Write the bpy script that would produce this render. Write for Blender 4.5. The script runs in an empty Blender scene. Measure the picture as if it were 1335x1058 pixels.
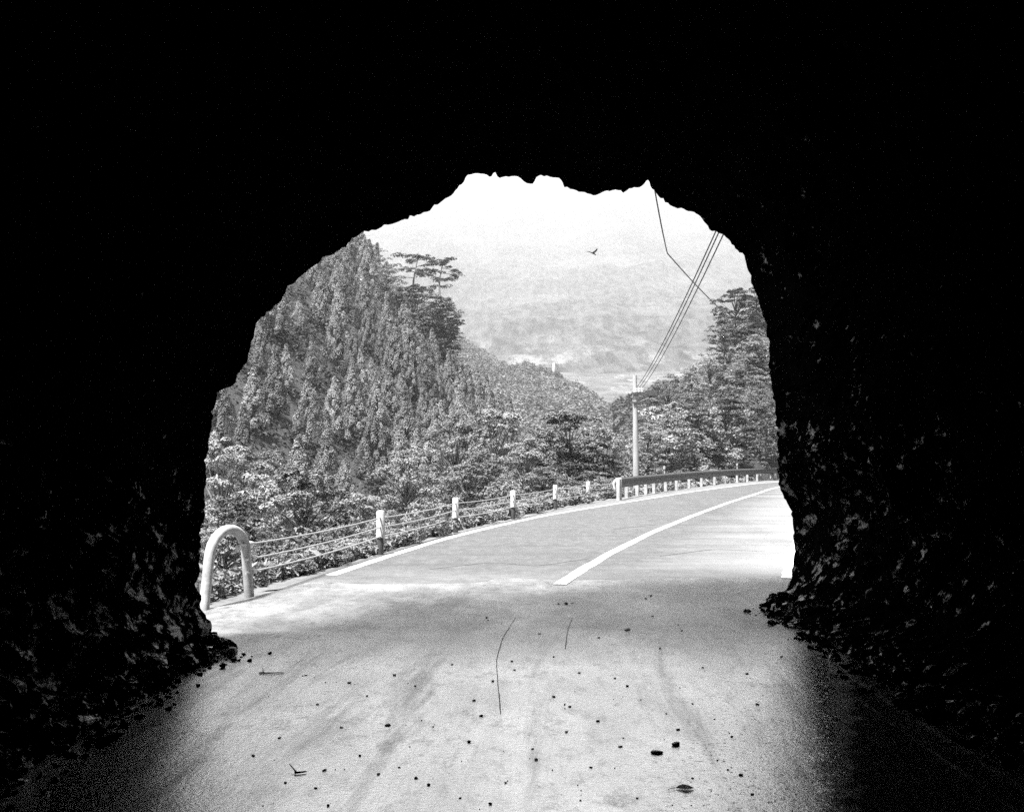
import bpy, bmesh, math, random
import numpy as np
from mathutils import Vector, Matrix, noise

random.seed(7)
R = math.radians
sc = bpy.context.scene
col = sc.collection

# ------------------------------------------------------------------ camera
F = 1369.0                      # focal length in photo pixels (photo 1335 wide)
PITCH = math.atan(65 / F)
EYE = 1.6
cam = bpy.data.cameras.new('camera')
cam.sensor_width = 36.0
cam.lens = 36.0 * F / 1335.0
cam.clip_start, cam.clip_end = 0.05, 20000
cam_ob = bpy.data.objects.new('camera', cam)
cam_ob.location = (0, 0, EYE)
cam_ob.rotation_euler = (R(90) + PITCH, 0, 0)
col.objects.link(cam_ob)
sc.camera = cam_ob

def ray(px, py):
    u, v = (px - 667.5) / F, (529 - py) / F
    return Vector((u, math.cos(PITCH) - v * math.sin(PITCH), math.sin(PITCH) + v * math.cos(PITCH)))
def at(px, py, Y):              # the world point seen at a measured photo position, Y metres ahead
    r = ray(px, py); t = Y / r.y
    return Vector((r.x * t, Y, EYE + r.z * t))
def gnd(px, py, z=0.0):
    r = ray(px, py); t = (z - EYE) / r.z
    return Vector((r.x * t, r.y * t, z))

# ------------------------------------------------------------------ helpers
def tag(o, label=None, cat=None, group=None, kind=None):
    if label: o['label'] = label
    if cat: o['category'] = cat
    if group: o['group'] = group
    if kind: o['kind'] = kind
    return o
def link(name, me, mat=None, parent=None):
    o = bpy.data.objects.new(name, me)
    col.objects.link(o)
    if mat is not None and me is not None and len(me.materials) == 0: me.materials.append(mat)
    if parent is not None: o.parent = parent
    return o
def empty(name, loc=(0, 0, 0)):
    o = bpy.data.objects.new(name, None)
    o.location = loc; o.empty_display_size = 0.3
    col.objects.link(o)
    return o
def mesh_np(name, V, Fc, smooth=False):
    V = np.asarray(V, np.float32); Fc = np.asarray(Fc, np.int32)
    me = bpy.data.meshes.new(name)
    k = Fc.shape[1]
    me.vertices.add(len(V)); me.vertices.foreach_set('co', V.ravel())
    me.loops.add(Fc.size); me.loops.foreach_set('vertex_index', Fc.ravel())
    me.polygons.add(len(Fc)); me.polygons.foreach_set('loop_start', np.arange(0, Fc.size, k, dtype=np.int32))
    me.polygons.foreach_set('loop_total', np.full(len(Fc), k, np.int32))
    me.polygons.foreach_set('use_smooth', np.full(len(Fc), smooth))
    me.update(calc_edges=True); me.validate()
    return me
def grid_faces(n, m, closed=False):
    i, j = np.meshgrid(np.arange(n - 1), np.arange(m if closed else m - 1), indexing='ij')
    j2 = (j + 1) % m
    return np.stack([i * m + j, i * m + j2, (i + 1) * m + j2, (i + 1) * m + j], -1).reshape(-1, 4)
def tube(bm, pts, rad, seg=8, caps=True):
    pts = [Vector(p) for p in pts]
    if not hasattr(rad, '__len__'): rad = [rad] * len(pts)
    rings = []; up = None
    for i, p in enumerate(pts):
        d = (pts[min(i + 1, len(pts) - 1)] - pts[max(i - 1, 0)])
        d = d.normalized() if d.length > 1e-9 else Vector((0, 0, 1))
        if up is None: up = d.orthogonal().normalized()
        a = (up - d * up.dot(d))
        a = a.normalized() if a.length > 1e-6 else d.orthogonal().normalized()
        up = a; b = d.cross(a)
        rings.append([bm.verts.new(p + (a * math.cos(k * 2 * math.pi / seg) + b * math.sin(k * 2 * math.pi / seg)) * rad[i]) for k in range(seg)])
    for r0, r1 in zip(rings, rings[1:]):
        for k in range(seg): bm.faces.new((r0[k], r0[(k + 1) % seg], r1[(k + 1) % seg], r1[k]))
    if caps:
        bm.faces.new(rings[0][::-1]); bm.faces.new(rings[-1])
def box(bm, c, s, rz=0):
    m = Matrix.Translation(c) @ Matrix.Rotation(rz, 4, 'Z') @ Matrix.Diagonal((s[0], s[1], s[2], 1))
    bmesh.ops.create_cube(bm, size=1, matrix=m)
def finish(bm, name, smooth=False):
    me = bpy.data.meshes.new(name)
    bmesh.ops.recalc_face_normals(bm, faces=bm.faces)
    for f in bm.faces: f.smooth = smooth
    bm.to_mesh(me); bm.free()
    return me
def sharpen(me, ang=35):
    try: me.set_sharp_from_angle(angle=R(ang))
    except Exception: pass
    return me

# ------------------------------------------------------------------ materials (the photograph is black and white)
class NT:
    def __init__(self, name):
        self.m = bpy.data.materials.new(name); self.m.use_nodes = True
        self.t = self.m.node_tree; self.t.nodes.clear()
        self.out = self.n('ShaderNodeOutputMaterial')
    def n(self, kind, **kw):
        x = self.t.nodes.new(kind)
        for k, v in kw.items(): setattr(x, k, v)
        return x
    def l(self, a, b): self.t.links.new(a, b)
    def coords(self, scale=(1, 1, 1), rot=(0, 0, 0)):
        tc = self.n('ShaderNodeTexCoord'); mp = self.n('ShaderNodeMapping')
        mp.inputs['Scale'].default_value = scale; mp.inputs['Rotation'].default_value = rot
        self.l(tc.outputs['Object'], mp.inputs['Vector'])
        return mp.outputs['Vector']
    def noise(self, scale, detail=4, rough=.55, vec=None, dist=0):
        x = self.n('ShaderNodeTexNoise')
        x.inputs['Scale'].default_value = scale; x.inputs['Detail'].default_value = detail
        x.inputs['Roughness'].default_value = rough; x.inputs['Distortion'].default_value = dist
        self.l(vec if vec is not None else self.coords(), x.inputs['Vector'])
        return x.outputs['Fac']
    def ramp(self, fac, stops):
        x = self.n('ShaderNodeValToRGB'); e = x.color_ramp.elements
        while len(e) < len(stops): e.new(.5)
        for el, (p, v) in zip(e, stops):
            el.position = p; el.color = (v, v, v, 1)
        self.l(fac, x.inputs['Fac'])
        return x.outputs['Color']
    def math(self, op, a, b=None, clamp=False):
        x = self.n('ShaderNodeMath', operation=op, use_clamp=clamp)
        for i, s in enumerate((a, b)):
            if s is None: continue
            if isinstance(s, (int, float)): x.inputs[i].default_value = s
            else: self.l(s, x.inputs[i])
        return x.outputs[0]
    def mix(self, fac, a, b, kind='MIX'):
        x = self.n('ShaderNodeMix', data_type='RGBA', blend_type=kind)
        for s, k in ((fac, 0), (a, 6), (b, 7)):
            if isinstance(s, (int, float)): x.inputs[k].default_value = s if k == 0 else (s, s, s, 1)
            else: self.l(s, x.inputs[k])
        return x.outputs[2]
    def bump(self, h, strength, dist):
        x = self.n('ShaderNodeBump'); x.inputs['Strength'].default_value = strength; x.inputs['Distance'].default_value = dist
        self.l(h, x.inputs['Height'])
        return x.outputs['Normal']
    def bsdf(self, colr, rough=.7, normal=None, ior=1.5, spec=.5, metal=0):
        x = self.n('ShaderNodeBsdfPrincipled')
        for k, v in (('Base Color', colr), ('Roughness', rough), ('Metallic', metal), ('IOR', ior), ('Specular IOR Level', spec)):
            if isinstance(v, (int, float)): x.inputs[k].default_value = (v, v, v, 1) if k == 'Base Color' else v
            else: self.l(v, x.inputs[k])
        if normal is not None: self.l(normal, x.inputs['Normal'])
        self.l(x.outputs[0], self.out.inputs['Surface'])
        return x

def leaf_mat(name, lo, hi, scale=1.2, trans=.3):
    m = NT(name)
    f = m.noise(scale, 3, .6)
    oi = m.n('ShaderNodeObjectInfo')
    c = m.ramp(f, [(.3, lo), (.7, hi)])
    v = m.math('MULTIPLY_ADD', oi.outputs['Random'], .75); v.node.inputs[2].default_value = .62
    c = m.mix(1.0, c, v, 'MULTIPLY')
    p = m.n('ShaderNodeBsdfPrincipled'); p.inputs['Roughness'].default_value = .5; p.inputs['Specular IOR Level'].default_value = .12
    t = m.n('ShaderNodeBsdfTranslucent'); mx = m.n('ShaderNodeMixShader'); mx.inputs[0].default_value = trans
    m.l(c, p.inputs['Base Color']); m.l(c, t.inputs['Color'])
    m.l(p.outputs[0], mx.inputs[1]); m.l(t.outputs[0], mx.inputs[2]); m.l(mx.outputs[0], m.out.inputs['Surface'])
    return m.m
def simple(name, lo, hi, scale, rough=.7, bump=.3, bdist=.01, bscale=None, stretch=(1, 1, 1), spec=.5, metal=0, detail=5):
    m = NT(name)
    vec = m.coords(stretch)
    f = m.noise(scale, detail, .6, vec)
    nrm = m.bump(m.noise(bscale or scale * 3, 4, .6, vec), bump, bdist) if bump else None
    m.bsdf(m.ramp(f, [(.3, lo), (.7, hi)]), rough, nrm, spec=spec, metal=metal)
    return m.m

M = {}
M['cedar'] = leaf_mat('cedar_foliage', .07, .21, .9, .15)
M['leaf'] = leaf_mat('broadleaf_foliage', .07, .185, 1.2, .18)
M['leaf_pale'] = leaf_mat('pale_foliage', .09, .19, 2.0, .18)
M['leaf_dark'] = leaf_mat('dark_foliage', .028, .125, 1.0, .1)
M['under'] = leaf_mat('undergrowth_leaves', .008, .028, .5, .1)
M['pine'] = leaf_mat('pine_needles', .02, .045, 1.0, .2)
M['far_leaf'] = leaf_mat('far_foliage', .04, .10, .06, .2)
M['bark'] = simple('bark', .05, .12, 6, .85, .6, .02, stretch=(1, 1, .25))
M['bark_pale'] = simple('pale_bark', .12, .25, 6, .8, .5, .02, stretch=(1, 1, .25))
M['white'] = simple('white_paint', .17, .34, 7, .4, .15, .003)
M['white_worn'] = simple('worn_white_paint', .26, .42, 14, .55, .2, .003)
M['dark_metal'] = simple('weathered_dark_steel', .014, .04, 8, .6, .2, .003)
M['grey_metal'] = simple('galvanised_steel', .3, .42, 12, .45, .15, .002)
M['cable'] = simple('steel_cable', .16, .28, 60, .45, .3, .002)
M['wire'] = simple('black_wire', .015, .03, 30, .5, 0)
M['concrete_pole'] = simple('concrete_pole', .16, .25, 5, .8, .3, .005, stretch=(1, 1, .2))
M['porcelain'] = simple('porcelain', .5, .7, 5, .25, 0)
M['stone'] = simple('dark_wet_stone', .015, .05, 30, .45, .4, .004)
M['dead_leaf'] = simple('dead_leaf', .015, .04, 40, .6, .3, .002)
M['feather'] = simple('dark_feathers', .03, .06, 40, .7, 0)

# rock of the tunnel: dark, wet in places
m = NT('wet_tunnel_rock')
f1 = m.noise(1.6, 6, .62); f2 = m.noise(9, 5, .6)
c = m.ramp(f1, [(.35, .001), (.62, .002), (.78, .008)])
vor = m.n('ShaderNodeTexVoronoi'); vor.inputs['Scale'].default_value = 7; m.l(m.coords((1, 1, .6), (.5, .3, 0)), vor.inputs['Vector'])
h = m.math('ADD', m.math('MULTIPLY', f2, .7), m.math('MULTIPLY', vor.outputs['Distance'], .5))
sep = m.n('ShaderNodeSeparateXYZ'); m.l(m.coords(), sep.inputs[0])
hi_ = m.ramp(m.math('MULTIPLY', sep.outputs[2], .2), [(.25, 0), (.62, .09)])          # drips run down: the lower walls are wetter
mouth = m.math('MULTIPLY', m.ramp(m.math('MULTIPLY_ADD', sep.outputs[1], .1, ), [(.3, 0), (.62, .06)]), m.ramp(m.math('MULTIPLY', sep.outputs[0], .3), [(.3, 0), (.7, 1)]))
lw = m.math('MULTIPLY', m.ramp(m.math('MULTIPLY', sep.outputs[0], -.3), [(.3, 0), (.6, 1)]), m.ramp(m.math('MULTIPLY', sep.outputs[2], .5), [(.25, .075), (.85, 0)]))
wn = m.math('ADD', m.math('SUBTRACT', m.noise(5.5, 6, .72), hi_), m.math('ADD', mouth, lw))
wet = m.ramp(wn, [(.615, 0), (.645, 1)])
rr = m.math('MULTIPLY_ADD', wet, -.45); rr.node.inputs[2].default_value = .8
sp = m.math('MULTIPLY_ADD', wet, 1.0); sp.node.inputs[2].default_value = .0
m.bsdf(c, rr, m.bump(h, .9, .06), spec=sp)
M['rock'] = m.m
m = NT('weathered_rock_face')
f1 = m.noise(.8, 7, .62)
m.bsdf(m.ramp(f1, [(.3, .025), (.55, .07), (.75, .13)]), .8, m.bump(m.noise(5, 6, .65), .8, .1))
M['rock_out'] = m.m

# ------------------------------------------------------------------ world, sun
SUN_EL, SUN_AZ = 67.0, -138.0        # azimuth measured from +Y (ahead), negative = to the left
w = bpy.data.worlds.new('World'); sc.world = w; w.use_nodes = True
nt = w.node_tree; nt.nodes.clear()
sky = nt.nodes.new('ShaderNodeTexSky'); sky.sky_type = 'NISHITA'; sky.sun_disc = False
sky.sun_elevation = R(SUN_EL); sky.sun_rotation = R(SUN_AZ)
sky.dust_density = 1.0; sky.air_density = 1.0; sky.altitude = 300
bw = nt.nodes.new('ShaderNodeRGBToBW'); bg = nt.nodes.new('ShaderNodeBackground'); wo = nt.nodes.new('ShaderNodeOutputWorld')
nt.links.new(sky.outputs[0], bw.inputs[0]); nt.links.new(bw.outputs[0], bg.inputs[0]); nt.links.new(bg.outputs[0], wo.inputs[0])
bg.inputs[1].default_value = .05
sun = bpy.data.lights.new('sun', 'SUN'); sun.energy = 5.0; sun.angle = R(6); sun.color = (1, 1, 1)
so = bpy.data.objects.new('sun', sun); col.objects.link(so)
sd = Vector((math.sin(R(SUN_AZ)) * math.cos(R(SUN_EL)), math.cos(R(SUN_AZ)) * math.cos(R(SUN_EL)), math.sin(R(SUN_EL))))
so.rotation_euler = sd.to_track_quat('Z', 'Y').to_euler()
so.location = (-20, -10, 40)

# ------------------------------------------------------------------ road geometry
RAIL = [(-3.6, -40), (-3.45, 6), (-3.25, 10.5), (-2.95, 13), (-2.1, 17), (-1.19, 22.3), (0.04, 27), (1.34, 32.2), (2.67, 36.6), (3.95, 40.2),
        (5.97, 45.5), (9.3, 54.5), (13.3, 64), (18.3, 73), (25, 82), (36, 92), (52, 101), (80, 109), (140, 115)]
RY = np.array([p[1] for p in RAIL], float); RX = np.array([p[0] for p in RAIL], float)
def rail_x(y): return np.interp(y, RY, RX)
def poly_at(pts, n):
    P = [np.array(p, float) for p in pts]
    d = np.concatenate([[0], np.cumsum([np.linalg.norm(b - a) for a, b in zip(P, P[1:])])])
    s = np.linspace(0, d[-1], n); P = np.array(P)
    return np.stack([np.interp(s, d, P[:, k]) for k in range(P.shape[1])], 1)
def smooth_path(pts, n, it=6):
    q = poly_at(pts, n)
    for _ in range(it): q[1:-1] = .25 * q[:-2] + .5 * q[1:-1] + .25 * q[2:]
    return q
def offset_path(q, d):           # d > 0: to the right of travel
    t = np.gradient(q, axis=0); t /= np.linalg.norm(t, axis=1)[:, None]
    return q + np.stack([t[:, 1], -t[:, 0]], 1) * d

def sstep(x, a, b):
    t = np.clip((x - a) / (b - a), 0, 1); return t * t * (3 - 2 * t)
VR = [0, 90, 110, 250, 400, 700, 900, 7000]; VZ = [-4.5, -4.5, -4.5, -5, 2, 44, 76, 78]
def ground_z(x, y):
    x = np.asarray(x, float); y = np.asarray(y, float)
    r = np.hypot(x, y)
    s = (rail_x(y) - x) * .93                      # metres outside the rail
    drop = sstep(y, 9.5, 13) * np.clip((s - .25) * .45, 0, 4.5)
    drop = drop + np.where(drop > 0, .18 * np.sin(x * 2.1) * np.sin(y * 1.7) * np.clip(drop, 0, 1), 0)
    rise = sstep(y, 12, 18) * np.clip((-s - 7.6) * 1.1, 0, 38)
    near = -drop + rise
    far = np.interp(r, VR, VZ)
    k = sstep(r, 95, 150)
    return near * (1 - k) + (far + rise * (1 - sstep(r, 200, 400))) * k - .02

# ground sheet (polar grid out to the horizon)
nr, na = 230, 480
rad = np.concatenate([[.01], np.geomspace(1.2, 6500, nr - 1)])
ang = np.linspace(0, 2 * np.pi, na, endpoint=False)
rr_, aa_ = np.meshgrid(rad, ang, indexing='ij')
X, Y_ = rr_ * np.sin(aa_), rr_ * np.cos(aa_)
Z = ground_z(X, Y_)
me = mesh_np('ground', np.stack([X, Y_, Z], -1).reshape(-1, 3), grid_faces(nr, na, True)[:, ::-1], True)
m = NT('ground_soil')
f1 = m.noise(.6, 6, .6); f2 = m.noise(14, 5, .65)
c = m.ramp(f1, [(.35, .04), (.65, .10)])
c = m.mix(.5, c, m.ramp(f2, [(.3, .03), (.7, .13)]))
gp_ = m.n('ShaderNodeVectorMath', operation='LENGTH'); m.l(m.coords(), gp_.inputs[0])
farf = m.ramp(m.math('MULTIPLY', gp_.outputs['Value'], .002), [(.2, 0), (.4, 1)])
wood = m.ramp(m.noise(.05, 7, .65), [(.35, .015), (.65, .06)])
fld = m.ramp(m.noise(.03, 6, .7, m.coords((1, .3, 1))), [(.54, 0), (.62, 1)])
c = m.mix(farf, c, m.mix(fld, wood, .10))
m.bsdf(c, .9, m.bump(f2, .7, .05))
tag(link('ground', me, m.m), kind='structure')

# road sheets
def px_line(pts, z=0): return np.array([tuple(gnd(x, y, z))[:2] for x, y in pts])
full = smooth_path([(-3.0, 9), (-2.75, 13), (-1.95, 17)] + [(p[0] + .25, p[1]) for p in RAIL[5:]], 220, 8)
def strip(name, left, right, z, m, parent=None, nx=1):
    k = np.linspace(0, 1, nx + 1)[None, :, None]
    P = left[:, None, :] * (1 - k) + right[:, None, :] * k
    zz = np.full(P.shape[:2] + (1,), z)
    me = mesh_np(name, np.concatenate([P, zz], -1).reshape(-1, 3), grid_faces(len(left), nx + 1)[:, ::-1])
    return link(name, me, m, parent)

m = NT('asphalt_road')
pos = m.coords()
sep = m.n('ShaderNodeSeparateXYZ'); m.l(pos, sep.inputs[0])
patch = m.noise(4.5, 7, .75, m.coords((1, .5, 1))); fine = m.noise(55, 4, .7); mid = m.noise(1.1, 5, .6, m.coords((1, .25, 1), (0, 0, R(-18)))); big = m.noise(.22, 3, .5)
c = m.ramp(mid, [(.3, .025), (.7, .055)])
c = m.mix(.45, c, m.ramp(fine, [(.25, .008), (.75, .085)]))
c = m.mix(.55, c, m.ramp(patch, [(.32, .012), (.5, .04), (.68, .08)]))
skid = m.ramp(m.noise(1.0, 4, .55, m.coords((.12, 2.2, 1), (0, 0, R(10)))), [(.52, 0), (.62, 1)])
c = m.mix(m.math('MULTIPLY', skid, .55), c, .025)
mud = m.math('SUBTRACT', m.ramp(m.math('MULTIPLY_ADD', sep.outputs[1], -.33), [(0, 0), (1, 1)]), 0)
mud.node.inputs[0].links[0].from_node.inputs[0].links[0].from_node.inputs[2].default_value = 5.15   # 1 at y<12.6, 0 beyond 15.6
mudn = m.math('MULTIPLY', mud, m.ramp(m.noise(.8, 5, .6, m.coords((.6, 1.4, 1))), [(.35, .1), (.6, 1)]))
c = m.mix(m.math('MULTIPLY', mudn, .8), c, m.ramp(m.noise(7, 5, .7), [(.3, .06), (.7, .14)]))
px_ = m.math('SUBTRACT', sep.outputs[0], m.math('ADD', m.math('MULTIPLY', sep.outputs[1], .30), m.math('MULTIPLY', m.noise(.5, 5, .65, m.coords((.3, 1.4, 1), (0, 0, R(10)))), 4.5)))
pale = m.ramp(m.math('MULTIPLY_ADD', px_, .2), [(.0, 0), (.5, 1)]); pale.node.inputs[0].links[0].from_node.inputs[2].default_value = 1.05  # road glare on the right put into the colour as a paler film
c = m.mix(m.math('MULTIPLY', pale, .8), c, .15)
m.bsdf(c, m.ramp(mid, [(.3, .5), (.7, .62)]), m.bump(fine, .35, .01), spec=.5, ior=1.55)
M['asphalt'] = m.m

# outside road: its near edge is the ragged joint with the tunnel paving
e1 = px_line([(400, 760), (430, 750), (465, 738), (500, 727), (550, 711), (600, 697), (650, 685), (700, 674), (750, 665), (800, 657), (850, 649), (900, 641), (945, 635), (985, 630)])
e1 = np.vstack([e1, [(21.0, 71.5), (28, 79), (40, 88), (60, 98)]])
outer = offset_path(smooth_path(e1, 240, 4), -.22)
outer[0] = (-3.0, 12.6)
inner = offset_path(outer, 7.0)
inner[:, 1] = np.maximum(inner[:, 1], 14.3 + .12 * np.arange(len(inner)))
inner[0] = (6.2, 13.8)
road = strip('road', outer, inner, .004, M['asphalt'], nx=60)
jn = px_line([(300, 772), (430, 764), (520, 773), (600, 768), (700, 757), (830, 761), (1030, 756)])
for k in range(61):                       # the worn joint with the tunnel paving
    v_ = road.data.vertices[k]
    v_.co.z = -.004
    v_.co.y = np.interp(v_.co.x, jn[:, 0], jn[:, 1]) + .45 * noise.fractal(Vector((v_.co.x * 1.3, 0, 0)), .8, 2, 4)
tag(road, kind='structure')

# tunnel paving: pale concrete under a film of wet mud
m = NT('wet_pale_paving')
pos = m.coords(); sep = m.n('ShaderNodeSeparateXYZ'); m.l(pos, sep.inputs[0])
fine = m.noise(38, 5, .7)
sweep = m.coords((1.5, .22, 1), (0, 0, R(14)))
trk = m.noise(1.4, 5, .62, sweep, .8)
blot = m.noise(.75, 5, .6, m.coords((1, .8, 1)))
c = m.ramp(blot, [(.3, .45), (.6, .98)])
c = m.mix(.4, c, m.ramp(trk, [(.35, .38), (.6, .98)]))
c = m.mix(.3, c, m.ramp(fine, [(.3, .25), (.7, .95)]))
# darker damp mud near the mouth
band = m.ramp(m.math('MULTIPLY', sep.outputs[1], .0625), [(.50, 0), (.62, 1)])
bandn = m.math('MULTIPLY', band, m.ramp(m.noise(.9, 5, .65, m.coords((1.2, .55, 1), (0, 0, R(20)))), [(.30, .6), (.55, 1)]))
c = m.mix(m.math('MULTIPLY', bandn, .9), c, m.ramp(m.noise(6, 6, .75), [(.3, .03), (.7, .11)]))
sx = m.math('SUBTRACT', sep.outputs[0], m.math('MULTIPLY', m.math('POWER', m.math('SUBTRACT', sep.outputs[1], 3), 2), .012))
cv = m.n('ShaderNodeCombineXYZ'); m.l(m.math('MULTIPLY', sx, 2.6), cv.inputs[0]); m.l(m.math('MULTIPLY', sep.outputs[1], .22), cv.inputs[1])
tyre = m.ramp(m.noise(1.0, 6, .68, cv.outputs[0], .4), [(.52, 0), (.66, 1)])
c = m.mix(m.math('MULTIPLY', tyre, .75), c, .2)
grit = m.ramp(m.noise(7, 9, .82, m.coords((1, .55, 1), (0, 0, R(12)))), [(.36, .22), (.50, 1)])
gpat = m.ramp(m.noise(.6, 4, .6), [(.35, .15), (.62, .9)])
c = m.mix(gpat, c, m.mix(1.0, c, grit, 'MULTIPLY'))
speck = m.ramp(m.noise(85, 3, .7), [(.60, 0), (.68, 1)])
c = m.mix(m.math('MULTIPLY', speck, .6), c, .15)
for x0, w_ in ((2.46, .035), (2.28, .02)):
    st = m.ramp(m.math('ABSOLUTE', m.math('ADD', sep.outputs[0], -x0 + .0)), [(w_ * .4, 1), (w_, 0)])
    streaks = st if x0 > 2.4 else m.math('MAXIMUM', streaks, st)
streaks = m.math('MULTIPLY', streaks, m.ramp(m.noise(2.5, 4, .6), [(.4, 0), (.6, 1)]))
# wet mud either side, the walls' dark reflection edge painted into its colour
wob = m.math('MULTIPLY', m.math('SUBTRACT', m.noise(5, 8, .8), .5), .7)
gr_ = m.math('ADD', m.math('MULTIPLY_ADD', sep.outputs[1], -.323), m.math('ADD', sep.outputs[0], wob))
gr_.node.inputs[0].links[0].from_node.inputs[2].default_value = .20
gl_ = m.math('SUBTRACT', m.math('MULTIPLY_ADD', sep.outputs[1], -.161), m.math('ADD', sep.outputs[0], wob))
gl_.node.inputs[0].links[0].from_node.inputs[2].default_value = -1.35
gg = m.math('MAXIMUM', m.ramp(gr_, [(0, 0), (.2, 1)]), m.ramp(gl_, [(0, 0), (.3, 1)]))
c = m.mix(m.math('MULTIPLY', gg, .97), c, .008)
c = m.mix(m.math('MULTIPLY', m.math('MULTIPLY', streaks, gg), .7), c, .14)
rside = m.ramp(m.math('MULTIPLY', m.math('ADD', sep.outputs[0], wob), .4), [(.2, 0), (.7, 1)])
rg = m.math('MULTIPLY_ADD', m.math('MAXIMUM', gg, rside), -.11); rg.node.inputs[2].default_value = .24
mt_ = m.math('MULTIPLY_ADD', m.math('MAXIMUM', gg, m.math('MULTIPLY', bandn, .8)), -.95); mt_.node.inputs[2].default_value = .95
glint = m.ramp(m.noise(26, 3, .6), [(.60, 0), (.66, 1)])
bmp = m.math('ADD', m.math('ADD', m.math('MULTIPLY', fine, .8), m.math('MULTIPLY', trk, .9)), m.math('MULTIPLY', m.math('MULTIPLY', glint, 2.2), m.math('MAXIMUM', gg, rside)))
bs_ = m.math('MULTIPLY_ADD', gg, -.08); bs_.node.inputs[2].default_value = .2
nb = m.bump(bmp, .6, .02); m.l(bs_, nb.node.inputs['Strength'])
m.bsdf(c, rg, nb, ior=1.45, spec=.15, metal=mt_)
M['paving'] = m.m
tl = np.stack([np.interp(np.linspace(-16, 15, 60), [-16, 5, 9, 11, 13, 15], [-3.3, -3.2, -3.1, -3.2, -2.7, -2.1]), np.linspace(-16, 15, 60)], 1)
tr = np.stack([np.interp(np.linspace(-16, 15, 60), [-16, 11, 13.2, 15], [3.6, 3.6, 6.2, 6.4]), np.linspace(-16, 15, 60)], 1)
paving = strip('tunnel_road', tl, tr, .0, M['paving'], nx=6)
tag(paving, kind='structure')

# painted lines, children of the road
def paint(name, c, width, z, m, parent, n=160, jag=.012):
    q = smooth_path(c, n, 4)
    a, b = offset_path(q, -width / 2), offset_path(q, width / 2)
    a += np.random.RandomState(3).uniform(-jag, jag, a.shape); b += np.random.RandomState(4).uniform(-jag, jag, b.shape)
    return strip(name, a, b, z, m, parent)
np.random.seed(5)
m = NT('worn_white_road_paint')
pf = m.noise(16, 7, .78)
m.bsdf(m.ramp(pf, [(.36, .06), (.46, .3), (.7, .38)]), .6, m.bump(pf, .2, .004))
M['paint'] = m.m
e1 = e1[1:]
paint('edge_line', e1, .17, .008, M['paint'], road)
e2 = px_line([(729, 762), (745, 751), (762, 741), (800, 719), (850, 694), (900, 673.5), (950, 655), (985, 644)])
e2 = np.vstack([e2, px_line([(1005, 637), (1040, 629.5)]), [(25, 70), (34, 78)]])
paint('centre_line', e2, .16, .008, M['paint'], road)
e3 = np.vstack([px_line([(1027, 754), (1034, 722), (1042, 700)]), [(6.9, 24), (9.6, 31), (13, 39)]])
paint('edge_line', e3, .17, .008, M['paint'], road)
M['tar'] = simple('tar_seam', .015, .035, 20, .7, 0)
for pts_ in ([(560, 742), (640, 733), (700, 738), (770, 728)], [(860, 725), (930, 716), (1000, 719)], [(800, 690), (860, 683), (905, 685)]):
    q_ = smooth_path(px_line(pts_), 60, 2); q_ += np.array([[noise.noise(Vector((k * .6, 1, pts_[0][0]))) * .05, noise.noise(Vector((k * .6, 8, pts_[0][0]))) * .10] for k in range(60)])
    paint('crack', q_, .022, .007, M['tar'], road, 60, .006)
M['crack'] = simple('crack_filler', .05, .12, 20, .7, 0)
paint('crack', px_line([(672, 805), (655, 832), (647, 860), (649, 890), (653, 930)]), .006, .006, M['crack'], paving, 40, .002)
paint('crack', px_line([(746, 805), (740, 822), (737, 845)]), .007, .006, M['crack'], paving, 20, .002)

# ------------------------------------------------------------------ tunnel
PROFILE = [(300, 868), (288, 860), (273, 840), (276, 812), (262, 793), (257, 762), (262, 700), (268, 650), (268, 600), (275, 560), (283, 512), (300, 504),
    (312, 488), (322, 470), (333, 430), (338, 416), (352, 404), (365, 393), (378, 372), (400, 353), (420, 338), (440, 328), (458, 312), (475, 302), (490, 299), (510, 291),
    (535, 283), (560, 275), (575, 263), (590, 254), (600, 241), (612, 228), (626, 226), (634, 227), (639, 232), (645, 224), (650, 231), (660, 229), (668, 229), (680, 235), (694, 240),
    (700, 232), (706, 227), (714, 230), (730, 232), (735, 242), (755, 250), (775, 254), (790, 250), (800, 248), (818, 248), (825, 244), (832, 246), (840, 240), (845, 235), (850, 246), (857, 253), (867, 263),
    (875, 268), (893, 274), (913, 280), (919, 291), (930, 302), (940, 306), (948, 308), (955, 320), (968, 330), (974, 348), (980, 368), (990, 395), (999, 425), (1003, 450), (1003, 478), (1007, 510),
    (1012, 545), (1015, 580), (1013, 612), (1018, 640), (1030, 662), (1035, 690), (1036, 722), (1034, 745), (1027, 764), (1016, 776), (1002, 788), (1000, 792)]
def on_portal(px, py):
    r = ray(px, py); t = 9.9 / (r.y - .5 * r.x)
    return np.array((r.x * t, r.y * t, EYE + r.z * t))
prof = np.array([on_portal(*p) for p in PROFILE])
prof = np.vstack([prof[0] + (0.05, 0, -.35), prof, prof[-1] + (-.05, 0, -.35)])
prof = poly_at(prof, 420)
for k in range(4, len(prof) - 4):
    j_ = noise.noise(Vector((k * .9, 3.1, 0))) * .022 + noise.noise(Vector((k * .31, 9.1, 0))) * .03
    d_ = prof[k] - np.array((.3, prof[k][1], 1.2)); prof[k] = prof[k] + d_ / np.linalg.norm(d_) * j_
CX, CZ = .3, 0.0
out = np.stack([prof[:, 0] - CX, np.zeros(len(prof)), np.clip(prof[:, 2] - CZ, 0, None)], 1)
out /= np.linalg.norm(out, axis=1)[:, None]

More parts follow.
